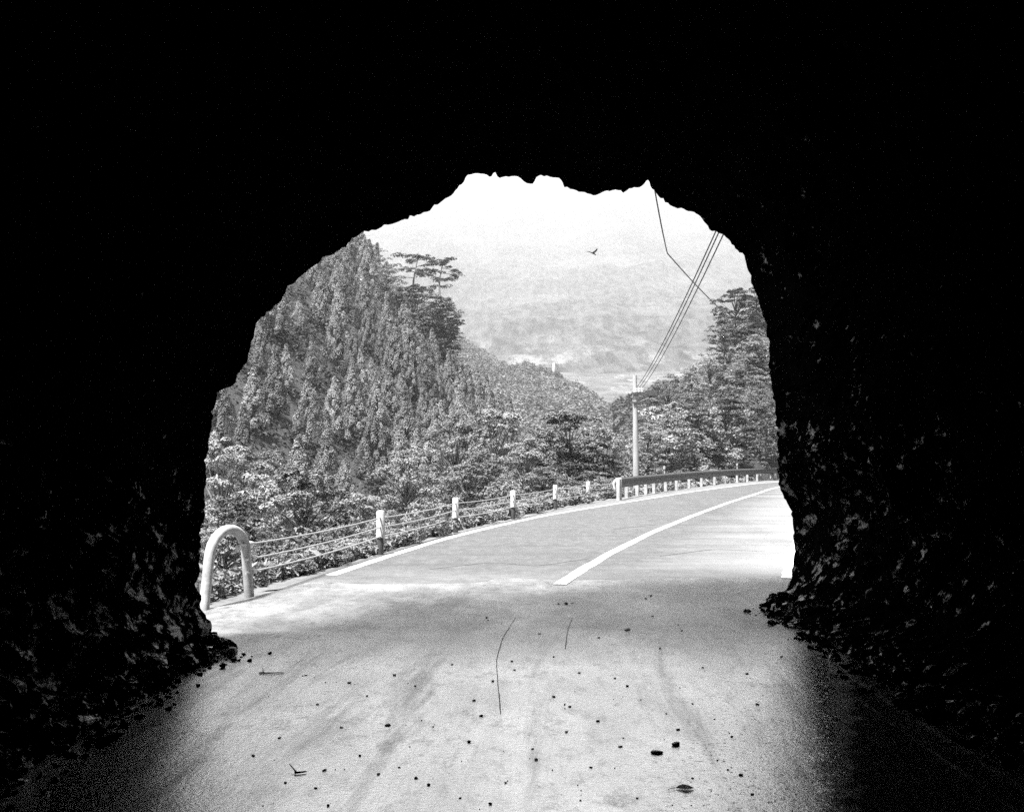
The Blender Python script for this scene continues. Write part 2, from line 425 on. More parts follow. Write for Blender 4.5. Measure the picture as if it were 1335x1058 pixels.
def facet(p, s, o=0.0):
    v = Vector((p[0] * s + o, p[1] * s, p[2] * s))
    c = noise.voronoi(v)[1][0]
    h_ = noise.noise_vector(c * 13.7 + Vector((o, 5.1, 2.2)))
    return h_[0] * .45 + (v - c).dot(noise.noise_vector(c * 7.3)) * 1.3
def chunk(p, s, o=0.0):
    v = Vector((p[0] * s + o, p[1] * s, p[2] * s))
    d = noise.voronoi(v)[0]
    return d[1] - d[0]
tun = empty('rock_tunnel', (0, 9, 0))
tag(tun, 'unlined dark rock tunnel whose ragged mouth frames the mountain road', 'tunnel')
ss = np.concatenate([[0], np.linspace(.05, 9.5, 190), np.linspace(9.7, 27, 70)])
V = np.zeros((len(ss), len(prof), 3))
for a, s in enumerate(ss):
    for b in range(len(prof)):
        p = prof[b].copy(); o = out[b]
        zf = min(max(prof[b][2], 0), 1.0)
        if s > 0:
            p[1] -= s
            k = min(1, s / 1.6)
            left = 1 if prof[b][0] < 0 else 0
            base = .10 * min(1, s / .3) + (.30 + .22 * left * min(1, s / 5)) * k
            nn = (noise.fractal(Vector((p[0] * .7, p[1] * .7, p[2] * .7)), 1.0, 2.0, 3)) * .30
            nn += facet(p, 1.1) * .30 + facet(p, 2.6, 7.) * .17 + facet(p, 6.0, 3.) * .11 + facet(p, 13., 1.) * .05 + (noise.noise(Vector((p[0] * 9, p[1] * 9, p[2] * 9)))) * .025
            d = base + nn * k
            if s < 3: d = max(d, .04 * s)
            d -= (1 - zf) ** 1.7 * .42 * min(1, s / .8) * (1.0 if prof[b][0] > 0 else .5)
            p = p + o * d
            if s > 20: p[0] += -.02 * (s - 20) ** 2
        V[a, b] = p
lin = V.reshape(-1, 3)
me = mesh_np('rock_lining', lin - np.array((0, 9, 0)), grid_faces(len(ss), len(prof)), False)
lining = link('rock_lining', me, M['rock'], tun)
# unseen cap behind the viewer, added to keep the sky's light out
bm = bmesh.new()
end = V[-1]
bm.faces.new([bm.verts.new(Vector(p) - Vector((0, 9, 0))) for p in end[::6]])
link('tunnel_end_cap', finish(bm, 'tunnel_end_cap'), M['rock'], tun)
# rock face outside round the mouth
ks = np.concatenate([[0], np.geomspace(.05, 20, 46)])
V2 = np.zeros((len(ks) + 1, len(prof), 3))
for a, d in enumerate(ks):
    for b in range(len(prof)):
        q_ = min(1, max(0, (-out[b][0] - .15) / .5)); p = prof[b] + out[b] * d * (1 - .85 * q_ * q_ * (3 - 2 * q_) * min(1, d / 4))
        if d > 0:
            p[1] += .10 * min(1, d / .25) * 0 - .09 * d * max(0, out[b][2]) - .05 * d
            amp = min(1, d / 1.5)
            p[1] += ((chunk(p, .8) - .3) * .8 + noise.fractal(Vector(p) * .35, 1, 2, 4) * .9) * amp - .03
        V2[a, b] = p
V2[-1] = V2[-2] + np.array((0, -40, 0))
me = mesh_np('rock_face', V2.reshape(-1, 3) - np.array((0, 9, 0)), grid_faces(len(ks) + 1, len(prof))[:, ::-1], False)
link('rock_face', me, M['rock_out'], tun)

# loose rocks
def rock_mesh(name, seed, sub=2, flat=.7):
    rs = random.Random(seed); bm = bmesh.new()
    bmesh.ops.create_icosphere(bm, subdivisions=sub, radius=1)
    planes = [(Vector((rs.gauss(0, 1), rs.gauss(0, 1), rs.gauss(0, 1))).normalized(), rs.uniform(.5, .85)) for _ in range(9)]
    for v in bm.verts:
        for nrm, d in planes:
            e = v.co.dot(nrm) - d
            if e > 0: v.co -= nrm * e
        v.co *= 1 + .12 * noise.noise(v.co * 2 + Vector((seed, 0, 0)))
        v.co.z *= flat
    return finish(bm, name)
rocks = [rock_mesh('stone', s, 2, random.uniform(.5, .85)) for s in range(8)]
for r_ in rocks: r_.materials.append(M['stone'])
def merged(name, metas, mat):
    Vs, Fs, o = [], [], 0
    for me_, mtx in metas:
        v = np.empty(len(me_.vertices) * 3, np.float32); me_.vertices.foreach_get('co', v); v = v.reshape(-1, 3)
        f = np.empty(len(me_.loops), np.int32); me_.loops.foreach_get('vertex_index', f); f = f.reshape(-1, me_.polygons[0].loop_total)
        A = np.array(mtx)
        Vs.append(v @ A[:3, :3].T + A[:3, 3]); Fs.append(f + o); o += len(v)
    return mesh_np(name, np.vstack(Vs), np.vstack(Fs))
def TRS(loc, s, rz=0, rx=0, ry=0):
    if not hasattr(s, '__len__'): s = (s, s, s)
    return Matrix.Translation(loc) @ Matrix.Rotation(rz, 4, 'Z') @ Matrix.Rotation(rx, 4, 'X') @ Matrix.Rotation(ry, 4, 'Y') @ Matrix.Diagonal((s[0], s[1], s[2], 1))
rs = random.Random(11)
metas = []
for i in range(1500):
    side = rs.random() < .68
    if side:
        yy = rs.uniform(4.5, 11.3); e = abs(rs.gauss(0, .15)); xx = 2.84 - e + .0 * yy
    else:
        yy = rs.uniform(4.0, 8.7); e = abs(rs.gauss(0, .16)); xx = -2.62 + e + max(0, yy - 7.5) * .16
    s = rs.uniform(.012, .045) * (1.0 + 1.6 * rs.random() ** 5) * (1.4 if e < .15 else .6)
    metas.append((rs.choice(rocks), TRS((xx, yy, max(0, .16 - e * .8) * rs.random() + s * .3), (s, s * rs.uniform(.7, 1.3), s * rs.uniform(.6, 1.1)), rs.uniform(0, 6), rs.uniform(-.5, .5))))
rub = link('rubble', merged('rubble', metas, None), M['rock'])
tag(rub, 'broken rock debris along the foot of both tunnel walls', 'rubble', kind='stuff')
def single_rock(name, px, py, wpx, k, label, cat, rz=0, tall=.6, group=None, mat=None):
    p = gnd(px, py); s = wpx / 2 * p.y / F
    o = link(name, rocks[k % 8]); o.location = (p.x, p.y, s * tall * .25 + .001); o.scale = (s, s, s * tall); o.rotation_euler = (0, 0, rz)
    tag(o, label, cat, group)
    return o
single_rock('rock', 303, 856, 18, 2, 'pointed dark rock lying beside the foot of the left tunnel wall', 'rock', .4, 1.5)
single_rock('rock', 1022, 790, 40, 4, 'jagged rock at the foot of the right tunnel wall by the road', 'rock', 1.2, .9)
single_rock('rock', 1060, 815, 34, 5, 'squat rock in the debris below the right tunnel wall', 'rock', .3, .7)
single_rock('stone', 856, 981, 17, 1, 'oval dark stone, wider of the pair left of the pointed leaf', 'stone', .1, .5)
single_rock('stone', 881, 971, 13, 3, 'three-cornered dark stone just behind the oval stone on the road', 'stone', .9, .9)
single_rock('stone', 506, 945, 10, 6, 'dark flat stone alone on the left half of the tunnel road', 'stone', .2, .6)
single_rock('stone', 818, 821, 10, 0, 'dark stone on the damp patch just inside the tunnel mouth', 'stone', .2, .6)
PEB = [(668,862),(671,873),(642,888),(618,913),(628,933),(703,826),(781,831),(889,822),(851,803),(728,787),(739,787),(746,786),(722,856),(756,877),(801,884),(817,894),(722,908),(736,918),(742,921),
       (738,954),(808,973),(885,951),(903,917),(932,937),(987,918),(886,896),(935,991),(949,1003),(954,960),(981,1035),(757,1043),(558,1023),(542,1014),(494,1009),(428,1050),(412,1027),(478,907),
       (456,890),(414,918),(589,866),(446,948),(564,947),(612,967),(695,976),(423,1004),(903,1014),(974,878),(1019,856),(842,780),(849,776),(635,805),(398,880),(515,880),(541,894),(365,962),(372,1020),(330,985),
       (965,1010),(700,990),(770,1000),(830,1040),(600,1040),(660,1020),(915,870),(860,845),(780,940),(470,985),(520,1000),(640,1048),(868,930)]
for i, (x, y) in enumerate(PEB):
    single_rock('stone', x + rs.uniform(-1, 1), y, rs.uniform(3.2, 6.5), i, 'small dark stone lying loose on the pale wet tunnel road', 'stone', rs.uniform(0, 6), rs.uniform(.5, .9), 'small dark stones scattered over the tunnel road')
for i in range(75):
    x, y = rs.gauss(690, 190), 1058 - abs(rs.gauss(0, 110))
    if not (330 < x < 1000 and 800 < y < 1055): continue
    if rs.random() < .35: x, y = PEB[rs.randrange(len(PEB))]; x += rs.gauss(0, 9); y += rs.gauss(0, 4)
    single_rock('stone', x, y, rs.uniform(1.3, 2.8), i, 'small dark stone lying loose on the pale wet tunnel road', 'stone', rs.uniform(0, 6), rs.uniform(.5, .9), 'small dark stones scattered over the tunnel road')
# fallen leaf with stalk
p = gnd(893, 1028); bm = bmesh.new(); L = .046
rim = [(-1, 0), (-.6, .28), (-.1, .48), (.4, .36), (1, 0), (.5, -.34), (0, -.46), (-.55, -.26)]
vs = [bm.verts.new((x * L, y * L * 1.9, .006 + .012 * abs(y))) for x, y in rim]; c0 = bm.verts.new((0, 0, .004))
for i in range(8): bm.faces.new((c0, vs[i], vs[(i + 1) % 8]))
tube(bm, [(-.045, 0, .006), (-.065, -.012, .008), (-.085, -.018, .004)], .0016, 5)
o = link('fallen_leaf', finish(bm, 'fallen_leaf'), M['dead_leaf']); o.location = (p.x, p.y, .0)
tag(o, 'dark pointed fallen leaf with a stalk lying flat on the tunnel road', 'leaf')
def twig(px, py, length, rz, label):
    p = gnd(px, py); bm = bmesh.new(); n = 6
    pts = [((i / n - .5) * length, .02 * length * math.sin(i * 1.9), .008) for i in range(n + 1)]
    tube(bm, pts, [.007 - .0006 * i for i in range(n + 1)], 6)
    tube(bm, [pts[1], (pts[1][0] - .02, .09, .03)], [.005, .002], 5)
    o = link('twig', finish(bm, 'twig'), M['dead_leaf']); o.location = (p.x, p.y, 0); o.rotation_euler = (0, 0, rz)
    tag(o, label, 'twig')
twig(354, 878, .18, .05, 'dark broken twig on the road near the left tunnel wall')
twig(392, 1008, .06, .4, 'short dark twig near the bottom edge left of the stones')

# ------------------------------------------------------------------ cable guardrail
g = empty('cable_guardrail', (-3.1, 12, 0))
tag(g, 'roadside cable barrier with white capped posts and a white tube loop end', 'barrier')
def child(name, bm, m, parent, root, smooth=True, ang=40):
    off = Vector(root.location)
    for v in bm.verts: v.co -= off
    me_ = finish(bm, name, smooth)
    if smooth: sharpen(me_, ang)
    return link(name, me_, m, parent)
A, B = gnd(266, 792), gnd(325, 777)
topz = .86
d = (B - A); d.z = 0
pts = []
rb_ = d.length / 2 * .80
ctr = (A + B) / 2
leanA, leanB = A, B
for z in (-.15, 0, .15, .3, .45): pts.append(A.lerp(ctr, .18 * z / .5) + Vector((0, 0, z)))
a0 = A.lerp(ctr, .18); b0 = B.lerp(ctr, .18); cc = (a0 + b0) / 2; hd = (b0 - a0) / 2
for k in range(13):
    t = math.pi * k / 12
    pts.append(cc - hd * math.cos(t) + Vector((0, 0, .50 + (topz - .50 - .07) * math.sin(t))))
for z in (.45, .3, .15, 0, -.15): pts.append(B.lerp(ctr, .18 * z / .5) + Vector((0, 0, z)))
bm = bmesh.new(); tube(bm, pts, .056, 20)
loop = child('end_loop', bm, M['white'], g, g)
POSTS = []
for px, py in ((496, 723), (594, 692.5), (669, 675.5), (724, 662.5), (767, 654.5)):
    q = gnd(px, py); POSTS.append(q)
hts = [.71, .71, .71, .71, .71]
for q in POSTS:
    bm = bmesh.new(); tube(bm, [q + Vector((0, 0, -.3)), q + Vector((0, 0, .36))], .052, 14)
    po = child('post', bm, M['dark_metal'], g, g)
    bm = bmesh.new()
    tube(bm, [q + Vector((0, 0, .28)), q + Vector((0, 0, .285)), q + Vector((0, 0, .69)), q + Vector((0, 0, .715))], [.06, .068, .068, .058], 16)
    child('white_cap', bm, M['white_worn'], po, g)
    for z in (.30, .45, .60):
        bm = bmesh.new()
        tube(bm, [q + Vector((.0, -.066, z - .022)), q + Vector((0, -.085, z)), q + Vector((0, -.066, z + .022))], .008, 6)
        child('cable_hook', bm, M['grey_metal'], po, g)
TERM = gnd(806, 650.5)
for hz, zl in ((.60, .60), (.45, .43), (.30, .28)):
    s0 = B.lerp(ctr, .12 if hz < .5 else .3) + Vector((0.03, -.0, zl))
    chain = [s0] + [q + Vector((0, -.085, hz)) for q in POSTS] + [TERM + Vector((-.1, -.02, hz))]
    pts = []
    for p0, p1 in zip(chain, chain[1:]):
        for i in range(8):
            t = i / 8; pts.append(p0.lerp(p1, t) - Vector((0, 0, .03 * 4 * t * (1 - t))))
    pts.append(chain[-1])
    bm = bmesh.new(); tube(bm, pts, .0105, 8)
    ca = child('cable', bm, M['cable'], g, g)
    dirn = (chain[1] - chain[0]).normalized()
    bm = bmesh.new()
    tube(bm, [s0 - dirn * .10, s0 + dirn * .04], .016, 8); tube(bm, [s0 + dirn * .04, s0 + dirn * .06, s0 + dirn * .12, s0 + dirn * .2], [.03, .034, .03, .014], 10)
    child('clamp', bm, M['grey_metal'], ca, g)

# ------------------------------------------------------------------ steel beam guardrail along the bend
g2 = empty('beam_guardrail', (4.0, 40, 0))
tag(g2, 'dark steel beam guardrail on white posts round the outside of the bend', 'guardrail')
gp = px_line([(806, 651), (830, 646), (850, 643), (880, 638), (910, 633.5), (950, 629), (985, 626.5), (1013, 624.5)])
gp = np.vstack([gp, [(23.5, 80), (29, 86.5), (36, 92.5), (45, 98)]])
gq = smooth_path(gp, 140, 6)
# W-beam cross-section
sec = [(-.0, .42), (.05, .46), (.05, .52), (0, .56), (0, .62), (.05, .66), (.05, .74), (0, .78)]
t_ = np.gradient(gq, axis=0); t_ /= np.linalg.norm(t_, axis=1)[:, None]
nrm = np.stack([t_[:, 1], -t_[:, 0]], 1)
Vb = []
for i in range(len(gq)):
    for (o_, z_) in sec: Vb.append((gq[i, 0] + nrm[i, 0] * o_, gq[i, 1] + nrm[i, 1] * o_, z_))
    for (o_, z_) in sec[::-1]: Vb.append((gq[i, 0] + nrm[i, 0] * (o_ - .012), gq[i, 1] + nrm[i, 1] * (o_ - .012), z_))
me = mesh_np('beam', np.array(Vb) - np.array((4.0, 40, 0)), grid_faces(len(gq), 16, True))
link('beam', me, M['dark_metal'], g2)
# thin pale top edge tube
bm = bmesh.new(); tube(bm, [Vector((x - nx_ * .03, y - ny_ * .03, .775)) for (x, y), (nx_, ny_) in zip(gq, nrm)], .022, 8)
child('top_rail', bm, M['dark_metal'], g2, g2)
L = np.concatenate([[0], np.cumsum(np.linalg.norm(np.diff(gq, axis=0), axis=1))])
pd = [np.interp(x, [0, 1], [0, 1]) for x in ()]
for px in (821, 832.5, 844, 856, 870, 885, 900.5, 916, 932, 947, 962, 976, 988, 1001, 1013, 1026, 1038, 1050):
    u = (px - 667.5) / F
    i = int(np.argmin(abs(gq[:, 0] / gq[:, 1] - u)))
    if i >= len(gq) - 2: continue
    x, y = gq[i]; rz = math.atan2(t_[i, 1], t_[i, 0])
    bm = bmesh.new(); box(bm, (x - nrm[i, 0] * .09, y - nrm[i, 1] * .09, .2), (.13, .13, 1.0), rz)
    bmesh.ops.bevel(bm, geom=bm.edges[:], offset=.012, segments=1, affect='EDGES')
    child('post', bm, M['white'], g2, g2, False)
bm = bmesh.new()
x, y = gq[0]
for k in (0, .32): tube(bm, [(x + t_[0, 0] * k, y + t_[0, 1] * k - .04, -.2), (x + t_[0, 0] * k, y + t_[0, 1] * k - .04, .74), (x + t_[0, 0] * k, y + t_[0, 1] * k - .04, .79)], [.07, .07, .05], 14)
child('end_post', bm, M['white'], g2, g2)
bm = bmesh.new(); tube(bm, [(x - .12, y + .02, .38), (x - .16, y + .0, .6), (x - .06, y, .74), (x + .1, y + .05, .76)], .05, 10)
child('beam_end', bm, M['white_worn'], g2, g2)
for px, py in ((873, 613), (964, 609)):
    i = int(np.argmin(abs(gq[:, 0] / gq[:, 1] - (px - 667.5) / F))); x, y = gq[i] - nrm[i] * .25
    bm = bmesh.new(); tube(bm, [(x, y, -.3), (x, y, .98)], .03, 8); tube(bm, [(x, y, .98), (x, y, .99), (x, y, 1.12), (x, y, 1.13)], [.03, .06, .06, .02], 10)
    child('delineator', bm, M['white'], g2, g2)

# ------------------------------------------------------------------ utility pole and wires
PY = 49.0
base = at(829.5, 640, PY); top = at(827.5, 489, PY)
gz = float(ground_z(base.x, base.y))
up = empty('utility_pole', (base.x, base.y, gz))
tag(up, 'pale concrete utility pole with a crossarm standing behind the guardrail', 'pole')
bm = bmesh.new(); tube(bm, [(base.x, base.y, gz - .6), (base.x, base.y, 0), top], [.16, .15, .1], 16)
child('pole', bm, M['concrete_pole'], up, up)
ca_z = at(829, 513, PY).z
bm = bmesh.new(); box(bm, (base.x + .55, PY - .14, ca_z), (1.5, .1, .1)); box(bm, (base.x + .45, PY - .14, ca_z - .42), (1.2, .08, .08))
tube(bm, [(base.x + .1, PY - .14, ca_z - .42), (base.x + 1.1, PY - .14, ca_z)], .025, 6)
arm = child('crossarm', bm, M['dark_metal'], up, up, False)
bm = bmesh.new(); box(bm, (base.x + .78, PY - .2, ca_z + .0), (.42, .3, .3)); bmesh.ops.bevel(bm, geom=bm.edges[:], offset=.03, segments=2, affect='EDGES')
child('transformer', bm, M['dark_metal'], up, up, False)
ins = []
for dx in (0.0, .13, .27):
    bm = bmesh.new(); c0 = Vector((base.x + dx, PY - .14, ca_z + .05))
    tube(bm, [c0, c0 + Vector((0, 0, .05)), c0 + Vector((0, 0, .08)), c0 + Vector((0, 0, .15)), c0 + Vector((0, 0, .2))], [.02, .05, .035, .055, .02], 10)
    child('insulator', bm, M['porcelain'], arm, up); ins.append(c0 + Vector((0, 0, .2)))
def wire(pts, r, sag, label, grp=None, n=24):
    P = []
    for p0, p1 in zip(pts, pts[1:]):
        p0, p1 = Vector(p0), Vector(p1)
        for i in range(n): t = i / n; P.append(p0.lerp(p1, t) - Vector((0, 0, sag * 4 * t * (1 - t))))
    P.append(Vector(pts[-1]))
    bm = bmesh.new(); tube(bm, P, r, 6)
    o = link('overhead_wire', finish(bm, 'overhead_wire', True), M['wire'])
    tag(o, label, 'wire', grp)
    return o
grp = 'wires climbing from the pole to the rock over the tunnel'
for i, (ex, lab) in enumerate(((989, 'leftmost of three wires climbing from the utility pole over the tunnel mouth'), (994, 'middle of three wires climbing from the utility pole over the tunnel mouth'), (1003, 'rightmost of three wires climbing from the utility pole over the tunnel mouth'))):
    e = at(ex, 176, 13.0)
    wire([ins[i], e], 0.012, .3, lab, grp, 40)
k0, k1, k2, k3 = at(852, 238, 11.8), at(870, 330, 16), at(948, 411, 24), at(1020, 468, 34)
wire([k0, k1, k2, k3], .010, .04, 'sharply kinked cable hanging across the right side of the tunnel mouth', None, 12)
tips = [Vector((base.x + 1.25, PY - .14, ca_z + .05)), Vector((base.x + 1.0, PY - .14, ca_z - .4))]
for tpt, ex, ey, lab in ((tips[0], 1060, 490, 'upper thin wire running level from the crossarm to the right bank'), (tips[1], 1060, 506, 'lower thin wire running level from the crossarm to the right bank')):
    wire([tpt, at(ex, ey, 58)], .010, .25, lab, 'level wires off the crossarm')
wire([Vector((base.x - .1, PY, ca_z - .1)), at(793, 590, PY + 3)], .010, .0, 'slanting guy wire on the valley side of the utility pole')

# ------------------------------------------------------------------ leaves and trees
def leaf_mesh(name, C, N, S, seed=0, asp=.55):
    rg_ = np.random.RandomState(seed)
    C = np.asarray(C, float); N = np.asarray(N, float); S = np.asarray(S, float)[:, None]
    N = N / (np.linalg.norm(N, axis=1)[:, None] + 1e-9)
    t = rg_.normal(size=C.shape); t -= N * (t * N).sum(1)[:, None]; t /= np.linalg.norm(t, axis=1)[:, None] + 1e-9
    b = np.cross(N, t)
    a_ = C - t * S; c_ = C + t * S
    l_ = C + b * S * asp + N * S * .18; r_ = C - b * S * asp + N * S * .18
    V = np.stack([a_, l_, c_, r_], 1).reshape(-1, 3)
    n = len(C); i = np.arange(n)[:, None] * 4
    Fc = np.concatenate([i + np.array([[0, 2, 1]]), i + np.array([[0, 3, 2]])], 1).reshape(-1, 3)
    return V, Fc
def pad_leaves(c, rx, ry, rz, n, rg_, up=.75, droop=0.25):
    u = rg_.normal(size=(n, 3)); u /= np.linalg.norm(u, axis=1)[:, None]
    u[:, 2] = np.where(rg_.rand(n) < .82, abs(u[:, 2]), u[:, 2])
    rad_ = rg_.uniform(.55, 1.08, n) ** .6
    p = u * rad_[:, None] * np.array((rx, ry, rz))
    p[:, 2] -= droop * (np.hypot(p[:, 0] / rx, p[:, 1] / ry) ** 2) * rz
    nrm_ = u * (1 - up) + np.array((0, 0, up)) + rg_.normal(scale=.33, size=(n, 3))
    return p + c, nrm_

def make_cedar(seed, H=8.0, Rr=2.0):
    rg_ = np.random.RandomState(seed); C, N, S = [], [], []
    # plumes spiralling up a cone, each an upturned tuft
    n = 58
    for k in range(n):
        v = (k + rg_.rand()) / n
        z = H * (.12 + .86 * v ** .92)
        rr2 = Rr * ((1 - v) ** .85) * rg_.uniform(.72, 1.08) + .04
        a_ = k * 2.39996 + rg_.uniform(-.4, .4)
        o = np.array((math.cos(a_), math.sin(a_), 0))
        c = o * rr2 + np.array((0, 0, z - .15 * rr2))
        ps = (.46 + .46 * (1 - v)) * rg_.uniform(.75, 1.25)
        m_ = 210
        u = rg_.normal(size=(m_, 3)); u /= np.linalg.norm(u, axis=1)[:, None]
        u[:, 2] = np.where(u[:, 2] < -.2, -u[:, 2], u[:, 2])
        p = c + u * np.array((ps * .62, ps * .62, ps * 1.35)) * rg_.uniform(.72, 1, (m_, 1)) - o * ps * .35
        C.append(p); N.append(u * .8 + o * .3 + np.array((0, 0, .4)) + rg_.normal(scale=.45, size=(m_, 3))); S.append(rg_.uniform(.055, .105, m_))
        # inner fill toward the trunk
        m2 = 7
        p = c * np.array((rg_.rand(), 1, 1)) ; p = np.stack([o * rr2 * q + np.array((0, 0, z + .1)) for q in rg_.uniform(.1, .8, m2)])
        C.append(p + rg_.normal(scale=.12, size=(m2, 3))); N.append(rg_.normal(size=(m2, 3)) + np.array((0, 0, .8))); S.append(rg_.uniform(.2, .36, m2))
    V, Fc = leaf_mesh('crown', np.vstack(C), np.vstack(N), np.concatenate(S), seed, .6)
    crown = mesh_np('crown', V, Fc); crown.materials.append(M['cedar'])
    bm = bmesh.new(); tube(bm, [(0, 0, -.5), (0, 0, H * .3), (0.03, 0, H * .7), (0, .02, H * .97)], [.2, .15, .08, .015], 8)
    tr_ = finish(bm, 'trunk', True); tr_.materials.append(M['bark'])
    return crown, tr_

def make_broad(seed, H=5.0, Rr=2.2, npads=34, nl=190, leaf=.10, flat=.38, low=.18, mat='leaf', bark='bark', up=.7, gap=1.0, droop=.3, shape=1.0):
    rg_ = np.random.RandomState(seed); C, N, S = [], [], []
    bm = bmesh.new()
    th = H * .62
    bend = rg_.uniform(-.25, .25, 2) * H * .2
    tp = lambda t: Vector((bend[0] * math.sin(t * 2.2), bend[1] * math.sin(t * 2.6), t * th))
    tube(bm, [Vector((0, 0, -.6))] + [tp(i / 6) for i in range(7)], [.055 * H * .5] + [.05 * H * .5 * (1 - .12 * i) for i in range(7)], 9)
    for k in range(npads):
        v = (k + .5) / npads
        z = H * (low + (1 - low) * v ** .9)
        prof_ = math.sin(math.pi * min(1, .18 + .8 * v) ** (1.15)) ** .7 if shape == 1 else (1 - v) ** .65 * 1.0 + .08
        a_ = k * 2.39996 + rg_.uniform(-.5, .5)
        if shape == 1: prof_ = max(prof_, .55 * (1 - v))
        rr2 = Rr * prof_ * rg_.uniform(.35, 1.0) ** .6
        c = np.array((math.cos(a_) * rr2, math.sin(a_) * rr2, z + rg_.uniform(-.04, .04) * H))
        pr = Rr * rg_.uniform(.22, .42) * (1.15 - .35 * v)
        n_ = int(nl * rg_.uniform(.7, 1.2))
        # a pad is itself made of little sprays
        ns = 7
        for s_ in range(ns):
            oa = rg_.uniform(0, 6.28); orr = pr * math.sqrt(rg_.rand())
            cc_ = c + np.array((math.cos(oa) * orr, math.sin(oa) * orr, pr * flat * (rg_.uniform(.1, .8) - .7 * (orr / pr) ** 2)))
            q = pr * rg_.uniform(.28, .5)
            p, nn_ = pad_leaves(cc_, q, q, q * flat * 1.1, n_ // ns, rg_, up, droop)
            C.append(p); N.append(nn_); S.append(leaf * rg_.uniform(.6, 1.25, len(p)))
        j = tp(min(1, max(.25, (z / th) * .7)))
        e = Vector(c); mid_ = j.lerp(e, .5) + Vector((0, 0, .06 * H * rg_.uniform(-.3, .6)))
        tube(bm, [j, mid_, e], [.016 * H * .5 + .01, .010 * H * .5 + .006, .006], 6)
    V, Fc = leaf_mesh('crown', np.vstack(C), np.vstack(N), np.concatenate(S), seed)
    crown = mesh_np('crown', V, Fc); crown.materials.append(M[mat])
    tr_ = finish(bm, 'trunk', True); tr_.materials.append(M[bark])
    return crown, tr_

def make_pine(seed, H=9.0):
    rg_ = np.random.RandomState(seed); bm = bmesh.new()
    lean = rg_.uniform(-.12, .12)
    tp = [Vector((lean * H * t + .25 * math.sin(t * 5 + seed), .15 * math.sin(t * 4), H * t)) for t in np.linspace(-.05, .97, 12)]
    tube(bm, tp, list(np.linspace(.17, .05, 12)), 8)
    C, N, S = [], [], []
    for k in range(10):
        t = (.5 if k else .38) + .48 * (k + .5) / 10 + rg_.uniform(-.05, .05)
        j = tp[min(11, int(t * 11))]
        a_ = k * 2.4 + rg_.uniform(-.4, .4); ln = H * .46 * (1.3 - t) * rg_.uniform(.5, 1.4) + .3
        e = j + Vector((math.cos(a_) * ln, math.sin(a_) * ln, rg_.uniform(-.7, .5)))
        tube(bm, [j, j.lerp(e, .5) + Vector((0, 0, .2)), e], [.06, .045, .02], 6)
        for s_ in range(8):
            f_ = rg_.uniform(.3, 1.15); c = np.array(j.lerp(e, f_)) + np.array((rg_.uniform(-.5, .5), rg_.uniform(-.5, .5), rg_.uniform(-.1, .45)))
            q = rg_.uniform(.22, .6)
            p, nn_ = pad_leaves(c, q, q, q * .5, 42, rg_, .45, .5)
            C.append(p); N.append(nn_); S.append(rg_.uniform(.10, .2, 42))
    V, Fc = leaf_mesh('crown', np.vstack(C), np.vstack(N), np.concatenate(S), seed, .35)
    crown = mesh_np('crown', V, Fc); crown.materials.append(M['pine'])
    tr_ = finish(bm, 'trunk', True); tr_.materials.append(M['bark'])
    return crown, tr_

def plant(kind, protoset, loc, s, rz, label, cat, group=None, sxy=None):
    crown, trunk = protoset
    o = empty(kind, loc); o.rotation_euler = (0, 0, rz); o.scale = (sxy or s, sxy or s, s)
    tag(o, label, cat, group)
    c = link('crown', crown, None, o); t = link('trunk', trunk, None, o)
    return o

CED = [make_cedar(20 + i, 8.0, 1.95 + .14 * i) for i in range(5)]
BRO = [make_broad(40 + i, 5, 2.1, 44, 420, .062, .45, .0, 'leaf', 'bark', .6) for i in range(3)]
PAL = [make_broad(50 + i, 4, 2.0, 40, 480, .052, .40, .0, 'leaf_pale', 'bark', .62) for i in range(2)]
LAY = [make_broad(60 + i, 5, 2.0, 42, 460, .072, .36, .02, 'leaf_dark', 'bark', .78, droop=.6) for i in range(3)]
CON = [make_broad(70 + i, 6, 2.2, 38, 400, .075, .22, .08, 'leaf_dark', 'bark', .75, droop=.7, shape=2) for i in range(2)]
SHR = [make_broad(80 + i, 1.0, .8, 24, 150, .042, .5, .12, 'leaf_pale', 'bark', .5) for i in range(3)]
SHM = [make_broad(90 + i, 1.0, .8, 24, 150, .045, .5, .12, 'leaf', 'bark', .5) for i in range(2)]
PIN = [make_pine(3, 9), make_pine(5, 8.5)]
NOM = {'BRO': (5, 2.1), 'PAL': (4, 2.0), 'LAY': (5, 2.0), 'CON': (6, 2.2), 'SHR': (1.0, .8), 'SHM': (1.0, .8)}

